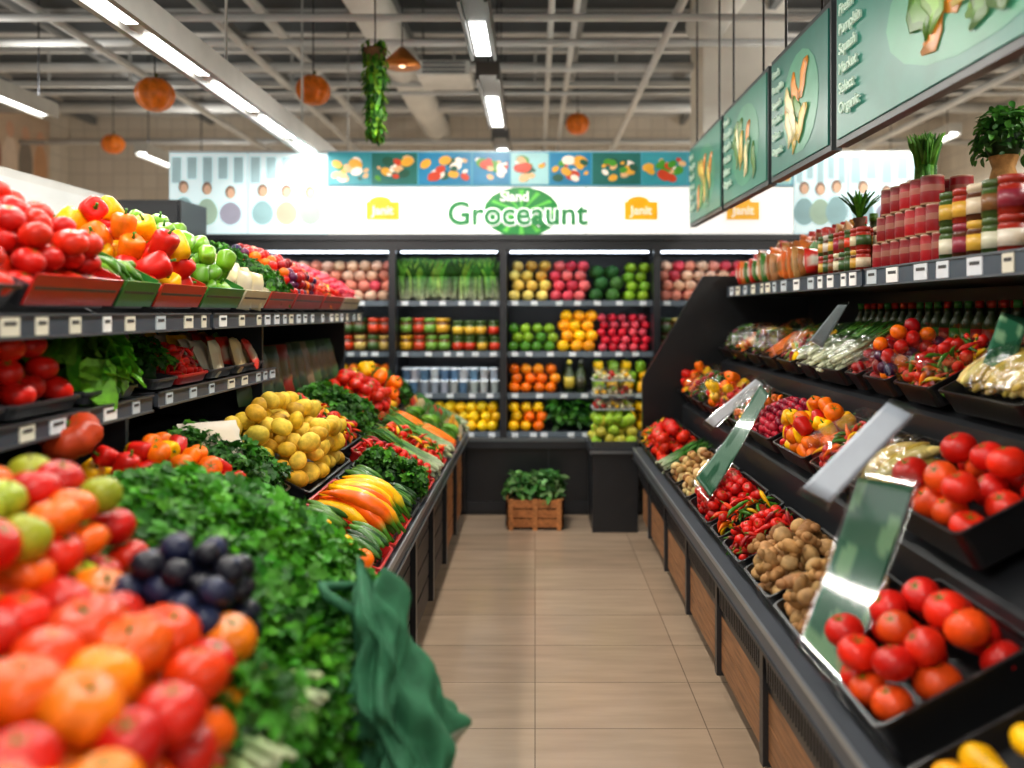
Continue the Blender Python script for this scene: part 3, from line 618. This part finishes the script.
LL('potato',-.815,2.81,3.46,.45,BLK)
LL('mixed_chili',-.87,3.52,3.94,.42,BLK)
mb=MB('packaged_salad_bag_row')
for i in range(11):
    y=3.7+i*.14;mb.inst(pouchd,[Tr(-1.33,y,1.2)@Rz(pi/2-.5+rng.normal(0,.15))@Rx(-.3)@Matrix.Diagonal((.17,.2,.27,1))],jitcol([C(50,70,50),C(140,120,90),C(130,40,30),C(70,100,60)],1),'plastic')
mb.build()
mb=MB('heirloom_tomato');mb.inst(heir,[Tr(-1.16,2.0,1.19)@Rx(.6)@Matrix.Scale(.15,4)],[C(185,60,25)],'waxy_skin');mb.build()
mb=MB('paper_produce_bag');mb.inst(pouchp,[Tr(-1.06,2.62,1.07)@Rz(.6)@Rx(-.8)@Matrix.Diagonal((.19,.22,.18,1))],[C(205,195,178)],'paper');mb.build()
# parsley bed
mb=MB('parsley_bunch');F=frame('L',-.47,1.87,.68,AL,.64)
tray(mb,F,.66,.60,.05,BLK)
PC=[C(56,128,24),C(84,160,34),C(36,96,20),C(68,142,28)]
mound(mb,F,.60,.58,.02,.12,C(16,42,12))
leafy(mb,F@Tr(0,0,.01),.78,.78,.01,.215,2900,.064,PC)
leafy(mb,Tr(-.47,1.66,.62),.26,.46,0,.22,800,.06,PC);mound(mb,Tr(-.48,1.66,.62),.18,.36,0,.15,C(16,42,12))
mb.build()
# foreground raised crate
an=math.radians(16)
mb=MB('heirloom_tomato_crate');F=frame('L',-.44,.98,.755,an,.64)
polyext(mb,[(-.50,.64),(-.45,.75),(-1.05,.92),(-1.05,.86)],.56,1.44,C(38,38,40),'plastic')
tray(mb,F,.90,.64,.06,C(140,22,20))
PO=[C(228,88,8),C(232,115,14),C(215,62,8)]
heap(mb,F,.88,.62,.01,[(heir,1.3,PO),(tomato,1.0,[C(185,16,8),C(200,30,8)]),(heir,1.15,[C(232,120,6),C(236,140,12)]),(heir,1.2,[C(225,90,8),C(215,72,8)]),(tomato,1,[C(228,120,8),C(195,24,8)]),(tomato,1,[C(232,128,10),C(222,60,8)]),(apple,.95,[C(160,155,30),C(190,30,14),C(226,140,20)])],.092,3,.06,tilt=.5)
F3=frame('L',-.76,1.33,.98,an,.34)
heap(mb,F3,.5,.34,.0,[(tomato,1,[C(190,20,10),C(205,38,10)]),(apple,1,[C(150,160,36)]),(heir,1,[C(228,95,8)])],.085,3,.03,tilt=.5)
mb.build()
mb=MB('black_plum_pile');F=frame('L',-.53,1.38,.87,math.radians(22),.24)
tray(mb,F,.24,.24,.04,BLK);heap(mb,F,.26,.25,.01,[(berry,1,[C(16,20,40),C(26,32,60),C(12,13,26)])],.052,4,.05,tilt=.8)
mb.build()
mb=MB('herb_stem_bundle');F=frame('L',-.40,1.27,.79,math.radians(22),.22)
rows(mb,F,.22,.24,.02,scal,.24,.018,[C(110,160,45),C(85,140,38),C(140,180,80)],4,mat='leaf',jit=.35)
leafy(mb,F,.24,.26,.03,.09,160,.05,PC)
mb.build()
# green cloth bag draped over the counter edge
def bagT():
    loops=[];mk=[];seg=120;K=60
    for k in range(K):
        t=k/(K-1);w=.035+.08*math.sin(min(1,t*1.3)*pi/2)+.010*math.sin(t*17)-.02*max(0,t-.85)*6;z=.20-.40*t
        lp=[]
        for i in range(seg):
            a=-2*pi*i/seg;f=1+.15*math.sin(a*6+t*6)+.10*math.sin(a*11-t*10)+.08*math.sin(a*3+t*15)+.05*math.sin(a*17+t*26)+.05*math.sin(t*31+a*4)
            lp.append((w*.8*f*math.cos(a)+.11*t+.015*math.sin(t*11),w*1.2*f*math.sin(a)-.03*t,z+.03*math.sin(a*3+1)+.012*math.sin(a*9)+.02*math.sin(a)*(1-t)))
        loops.append(lp);mk.append(1 if t<.86 else .1)
    return loft(loops,True,True,mk,C(165,168,150))
mb=MB('green_cloth_bag');mb.inst(bagT(),[Tr(-.36,1.70,.71)],[C(44,100,68)],'cloth')
mb.inst(tube([(-.36,1.64,.88),(-.43,1.66,.91),(-.46,1.72,.91),(-.38,1.78,.89)],[.012]*4,6),[Matrix()],[C(44,100,68)],'cloth');mb.build()
# ================================================================= RIGHT COUNTER
Y0,Y1=.6,5.32
TI=[(.71,.60),(.97,.92),(1.23,1.20)];AT=math.radians(28)
mb=MB('refrigerated_produce_counter')
polyext(mb,[(.74,.10),(.70,.52),(.70,.58),(.98,.74),(.98,.88),(1.24,1.04),(1.24,1.17),(1.50,1.31),(1.82,1.33),(1.82,.10)],Y0,Y1,C(26,28,31),'plastic')
polyext(mb,[(.78,0),(.78,.1),(1.8,.1),(1.8,0)],Y0+.02,Y1-.02,BLK,'plastic')
mb.box(.655,.71,Y0,Y1,.525,.60,C(74,78,84),'plastic');mb.box(.648,.656,Y0,Y1,.585,.602,C(170,176,182),'metal');mb.box(.648,.656,Y0,Y1,.525,.535,C(60,62,66),'metal')
for y in np.arange(Y0,Y1-.1,.62):
    mb.box(.70,.73,y,y+.035,.1,.53,C(40,42,46),'plastic')
    for k,(za,zb) in enumerate(((.12,.23),(.235,.35))):mb.box(.718,.735,y+.035,min(Y1,y+.62),za,zb,C(138,95,60),'wood')
    for q in range(24):mb.box(.705,.72,y+.045+q*.0235,y+.055+q*.0235,.375,.515,C(50,52,56),'plastic')
mb.box(.712,.72,Y0,Y1,.36,.52,C(15,15,17),'plastic')
mb.box(1.82,1.87,Y0,Y1,0,1.66,C(24,26,29),'plastic')
mb.box(1.27,1.87,Y0,Y1-.02,1.60,1.655,C(45,48,52),'plastic')
rail(mb,1.27,1.665,Y0,3.05,.068,-1,C(58,70,82),.1,.07);rail(mb,1.27,1.665,3.08,Y1-.1,.068,-1,C(58,70,82),.1,.07)
polyext(mb,[(.715,.56),(.715,1.05),(1.12,1.74),(1.87,1.74),(1.87,.56)],Y1,Y1+.05,C(16,17,19),'plastic')
mb.build()
R0=[('squash',1.06,1.51,.34,0),('big_tomato',1.54,1.96,.36,0),('ginger',1.99,2.3,.30,0),('ginger',2.31,2.62,.29,0),('red_chili',2.64,2.92,.28,0),('mixed_chili',2.93,3.12,.28,0),('cherry_tomato',3.13,3.55,.28,0),('nut',3.57,3.85,.28,0),('nut',3.86,4.15,.28,0),('scallion',4.16,4.4,.28,0),('tomato',4.41,4.85,.28,0),('mixed_chili',4.86,5.26,.28,0)]
R1=[('big_tomato',1.1,1.52,.3,0),('big_tomato',1.74,2.17,.3,0),('corn',2.2,2.47,.29,0),('mixed_chili',2.49,2.76,.28,1),('mini_pepper',2.78,3.18,.28,0),('raspberry',3.2,3.62,.28,0),('wrapped_pepper',3.64,3.95,.28,0),('red_chili',3.96,4.2,.28,1),('mini_pepper',4.22,4.5,.28,0),('salad_bag',4.52,4.8,.28,0),('mixed_chili',4.81,5.05,.28,1),('mini_pepper',5.06,5.28,.28,0)]
R2=[('salad_bag',1.5,1.95,.3,0),('corn',1.96,2.4,.3,0),('mixed_chili',2.42,2.7,.3,1),('berry_mix',2.71,2.95,.3,1),('cherry_tomato',2.96,3.12,.3,1),('leek',3.14,3.5,.34,0),('leek',3.5,3.7,.34,0),('wrapped_pepper',3.72,4.0,.3,0),('carrot',4.02,4.3,.3,1),('salad_bag',4.32,4.6,.3,0),('wrapped_pepper',4.62,4.9,.3,0),('salad_bag',4.92,5.25,.3,0)]
for (X,Z),rowl in zip(TI,(R0,R1,R2)):
    for k,y0,y1,l,cl in rowl: disp(k,'R',X,Z,y0,y1,l,AT,.1 if k=='big_tomato' else (.05 if k=='squash' else .075),C(17,18,20),gap=.03,clam=bool(cl))
mb=MB('sauce_bottle_row')
for i in range(24):
    for d in range(2):
        mb.inst(bottle,[Tr(1.6+d*.08,2.2+i*.075,1.435)@Matrix.Diagonal((.21,.21,.21,1))],jitcol([C(170,24,18),C(180,50,24),C(60,130,50)],1),'plastic')
mb.build()
def plate(name,P,col,th=.005,nu=10,nv=6,bulge=.0,mat='plastic',pat=None,holder=False):
    P=[Vector(p) for p in P];n=(P[1]-P[0]).cross(P[3]-P[0]).normalized();mb=MB(name)
    def sheet(off,th,gr,col,mat,pat):
        V=[];F=[];mk=[]
        for s in(0,1):
            for i in range(nu+1):
                for j in range(nv+1):
                    u=-gr+(1+2*gr)*i/nu;v=-gr+(1+2*gr)*j/nv;q=(P[0]*(1-u)+P[3]*u)*(1-v)+(P[1]*(1-u)+P[2]*u)*v;q=q+n*(bulge*math.sin(max(0,min(1,u))*pi)+s*th+off);V.append(tuple(q));mk.append(0 if (pat and (math.sin(u*14+v*5)+math.cos(v*9-u*5)>.9 or u>.9)) else 1)
        m_=(nu+1)*(nv+1)
        for i in range(nu):
            for j in range(nv):
                a=i*(nv+1)+j;F.append([a,a+1,a+nv+2,a+nv+1]);F.append([m_+a,m_+a+nv+1,m_+a+nv+2,m_+a+1])
        bd=[i*(nv+1) for i in range(nu+1)]+[nu*(nv+1)+j for j in range(1,nv+1)]+[i*(nv+1)+nv for i in range(nu-1,-1,-1)]+[j for j in range(nv-1,0,-1)]
        for a,b in zip(bd,bd[1:]+bd[:1]):F.append([a,b,b+m_,a+m_])
        mb.inst(T(V,F,mk,pat or (0,0,0)),[Matrix()],[col],mat)
    sheet(0,th,0,col,mat,pat)
    if holder:sheet(-.004,.002,.07,WHT,'clear_holder',None)
    return mb.build()
plate('green_produce_sign',[(.80,1.98,1.09),(.91,1.92,1.08),(.69,1.78,.67),(.62,1.86,.74)],C(34,100,72),bulge=.03,pat=C(120,165,120),nu=28,nv=14,holder=True)
plate('shelf_price_label',[(.67,2.0,1.06),(.72,1.95,1.035),(.93,1.97,1.245),(.89,2.02,1.27)],C(150,158,168),holder=True)
plate('green_produce_sign',[(.97,3.45,1.185),(1.0,3.42,1.15),(.70,3.2,.76),(.66,3.28,.82)],C(110,145,125),bulge=.05,pat=C(45,100,72),nu=28,nv=14,holder=True)
plate('shelf_price_label',[(.83,3.9,.97),(.87,3.88,.94),(1.12,3.9,1.14),(1.08,3.92,1.17)],C(185,190,194),holder=True)
plate('shelf_price_label',[(1.25,3.3,1.53),(1.29,3.3,1.53),(1.15,3.2,1.36),(1.10,3.2,1.39)],C(165,172,176),holder=True)
plate('green_produce_sign',[(1.37,2.35,1.5),(1.42,2.3,1.48),(1.31,2.2,1.33),(1.26,2.25,1.36)],C(36,92,64),pat=C(120,160,120))
# goods on overhead shelf
ZS=1.665
mb=MB('tomato_can_stack')
for k in range(3):
    for i in range(7-k):
        for d in range(2):mb.inst(can,[Tr(1.36+d*.1,2.66+i*.078+k*.039,ZS+.05+k*.1)@Matrix.Diagonal((.115,.115,.1,1))],jitcol([C(175,10,24),C(140,10,20)],1),'plastic')
mb.build()
LAB=[C(215,200,165),C(205,60,30),C(60,90,45),C(215,165,60),C(225,215,190),C(150,40,60),C(120,80,40)]
JT=[jar,jarg,jarr,jarw]
mb=MB('pickle_jar_stack')
for k in range(2):
    for i in range(5):
        for d in range(2):mb.inst(JT[rng.integers(0,3)],[Tr(1.345+d*.1,2.25+i*.082,ZS+.055+k*.11)@Matrix.Diagonal((.115,.115,.11,1))],jitcol(LAB,1),'plastic')
mb.build()
mb=MB('preserve_jar_stack')
for k in range(3):
    for i in range(7):
        for d in range(2):mb.inst(JT[rng.integers(0,4)],[Tr(1.56+d*.085,1.8+i*.082+k*.02,ZS+.045+k*.09)@Matrix.Diagonal((.115,.115,.09,1))],jitcol(LAB,1),'plastic')
for k in range(2):
    for i in range(5):mb.inst(JT[rng.integers(0,3)],[Tr(1.36,1.78+i*.09,ZS+.05+k*.1)@Matrix.Diagonal((.12,.12,.10,1))],jitcol(LAB,1),'plastic')
mb.build()
mb=MB('spice_jar_row')
for k in range(2):
    for i in range(8):
        for d in range(3):mb.inst(JT[rng.integers(0,3)],[Tr(1.33+d*.07,3.24+i*.062,ZS+.045+k*.09)@Matrix.Diagonal((.085,.085,.09,1))],jitcol(LAB,1),'plastic')
mb.build()
mb=MB('snack_packet_row')
for i in range(15):
    for d in range(3):mb.inst([pouch,pouchd,pouchp][rng.integers(0,3)],[Tr(1.34+d*.11,3.85+i*.093,ZS+.08+.03*d)@Rz(pi/2+rng.normal(0,.3)-0.9)@Rx(-.12)@Matrix.Diagonal((.11,.2,(.16+.05*d)*rng.uniform(.75,1.15),1))],jitcol([C(200,40,26),C(205,150,90),C(160,95,40),C(215,110,40),C(60,115,40)],1),'plastic')
mb.build()
mb=MB('dressing_bottle_row')
for i in range(12):mb.inst(bottle2 if i%2 else bottle,[Tr(1.6,3.3+i*.12,ZS+.15)@Matrix.Diagonal((.3,.3,.30,1))],jitcol([C(190,130,40),C(70,110,30),C(170,30,20)],1),'plastic')
mb.build()
def vase(name,x,y,z,r,h,col,topf):
    mb=MB(name);mb.inst(lathe([(r*.7,0),(r,h*.25),(r*.8,h*.6),(r*1.05,h*.95),(r*1.05,h)],16),[Tr(x,y,z)],[col],'matte_skin');topf(mb,x,y,z+h);mb.build()
m=MB('goods_carton')
m.box(1.58,1.8,2.42,2.98,ZS,ZS+.28,C(155,105,60),'carton',bev=True);m.box(1.577,1.58,2.47,2.93,ZS+.08,ZS+.2,C(200,60,40),'paper')
m.build()
def bush(mb,x,y,z):leafy(mb,Tr(x,y,z),.18,.18,-.01,.18,420,.032,[C(55,115,38),C(85,150,55)],leaf1,up=.9);mound(mb,Tr(x,y,z),.12,.12,.05,.07,DGRN)
vase('potted_shrub',1.64,2.80,ZS+.28,.045,.10,C(185,140,80),bush)
def leeks_up(mb,x,y,z):
    Ms=[Tr(x+rng.normal(0,.014),y+rng.normal(0,.014),z+.09)@Rx(pi/2+rng.normal(0,.1))@Ry(rng.uniform(0,6))@Matrix.Diagonal((.5,.28,.5,1)) for _ in range(22)]
    mb.inst(scal,Ms,jitcol([C(60,120,40),C(100,160,55)],22,.3),'leaf')
mb=MB('leek_vase');mb.inst(lathe([(.03,0),(.045,.03),(.045,.25),(.03,.3),(.035,.32)],14),[Tr(1.56,3.2,ZS)],[C(180,60,60)],'matte_skin');leeks_up(mb,1.56,3.2,ZS+.30);mb.build()
mb=MB('pineapple_vase');mb.inst(lathe([(.03,0),(.055,.04),(.055,.16),(.022,.24),(.03,.27)],14),[Tr(1.5,3.70,ZS)],[C(90,55,30)],'matte_skin')
mb.inst(leaf1,[Tr(1.5,3.70,ZS+.25)@Rz(k*2.4)@Rx(1.45-.02*k)@Matrix.Diagonal((.035,.15,.1,1)) for k in range(24)],jitcol(HERB,24,.3),'leaf');mb.build()
# hanging menu boards
RT=R3(((0,-1,0),(0,0,1),(-1,0,0)))
teal=[C(34,104,88),C(30,96,82),C(42,112,92),C(48,118,98)]
crook=xf(tube([(0,-.45,-.1),(0,-.3,.05),(0,-.1,.05),(0,.1,-.02),(0,.3,.02),(0,.45,.12)],[.03,.12,.15,.17,.15,.05],12,None,(0,0,0)),Matrix.Diagonal((.01,1,1,1)))
dx_=xf(disc,Rz(pi/2))
for i,(ya,yb) in enumerate(((1.2,2.92),(2.97,3.72),(3.77,4.66),(4.71,5.68))):
    mb=MB('hanging_menu_board');X=1.1
    mb.box(X,X+.04,ya,yb,2.10,2.66,C(30,38,40),'plastic');mb.box(X-.006,X,ya+.02,yb-.02,2.125,2.635,teal[i],'lit_board')
    for y in(ya+.15,yb-.15):mb.inst(tube([(X+.02,y,2.66),(X+.02,y,ZC)],[.006,.006],5),[Matrix()],[DGY],'metal')
    yc=ya+(yb-ya)*(.45);sw=(yb-ya)
    mb.inst(dx_,[Tr(X-.0075,yc,2.37)@Matrix.Diagonal((1,sw*.6,.42,1))],[C(60,130,98)],'lit_board')
    n=18 if i==0 else 10
    for q in range(n):
        yy=yc+sw*rng.uniform(-.22,.22);zz=rng.uniform(2.24,2.47);c=[C(225,195,90),C(205,175,75),C(225,210,150),C(120,165,60),C(215,135,40),C(80,125,40)][rng.integers(0,6)]
        M_=Tr(X-.009-q*.0006,yy,zz)@Rx(rng.uniform(.6,2.4))@Matrix.Diagonal((1,.2,.22 if i else .32,1))
        mb.inst(crook,[M_],[[v*.6 for v in c]],'lit_board');mb.inst(crook,[Tr(-.0003,0,.006)@M_@Matrix.Diagonal((1,.8,.8,1))],[c],'lit_board')
    o=mb.build()
    yt=yb-.07
    for q,s in enumerate(('Fresh','Pumpkin','Squash','Market','Select','Organic')):txt(s,(X-.016,yt,2.57-.07*q),.055 if i!=1 else .045,C(190,215,195),o,rot=RT,align='LEFT',em=.2)
# ================================================================= LEFT BACKGROUND
mb=MB('white_display_canopy');mb.box(-3.6,-2.82,2.6,5.35,2.0,2.27,C(225,225,220),'paint');mb.box(-2.82,-2.81,2.6,5.35,2.05,2.22,C(235,238,236),'paint')
mb.box(-3.6,-2.87,2.6,5.3,0,2.0,C(60,62,64),'plastic');mb.build()
mb=MB('dark_storage_cabinet');mb.box(-2.75,-2.3,5.2,5.6,0,2.23,C(20,23,28),'plastic');mb.box(-2.73,-2.32,5.19,5.2,1.7,2.2,C(26,30,36),'plastic')
mb.build()
mb=MB('wall_poster');mb.box(XL,XL+.03,9.2,10.5,3.0,4.0,C(215,190,165),'paper')
for k in range(4):
    y=9.4+k*.3;mb.inst(dx_,[Tr(XL+.033,y,3.35)@Matrix.Diagonal((1,.28,.6,1))],[[C(170,100,80),C(235,215,195),C(140,130,120),C(215,165,125)][k]],'paper');mb.inst(dx_,[Tr(XL+.036,y,3.72)@Matrix.Diagonal((1,.16,.2,1))],[C(225,180,150)],'paper')
mb.build()
# ================================================================= WORLD / CAMERA
w=bpy.data.worlds.new('World');bpy.context.scene.world=w;w.use_nodes=True;bg_=w.node_tree.nodes['Background'];bg_.inputs[0].default_value=(1,.98,.95,1);bg_.inputs[1].default_value=.75
bpy.context.scene.view_settings.view_transform='Standard'
cam=bpy.data.cameras.new('camera');co=bpy.data.objects.new('camera',cam);bpy.context.scene.collection.objects.link(co)
co.location=(0,0,1.5);co.rotation_euler=(pi/2,0,0);cam.lens=28.125;cam.sensor_width=36;cam.shift_x=-.0225;cam.shift_y=-.0703
cam.dof.use_dof=True;cam.dof.focus_distance=3.0;cam.dof.aperture_fstop=1.15;cam.clip_start=.05
bpy.context.scene.camera=co
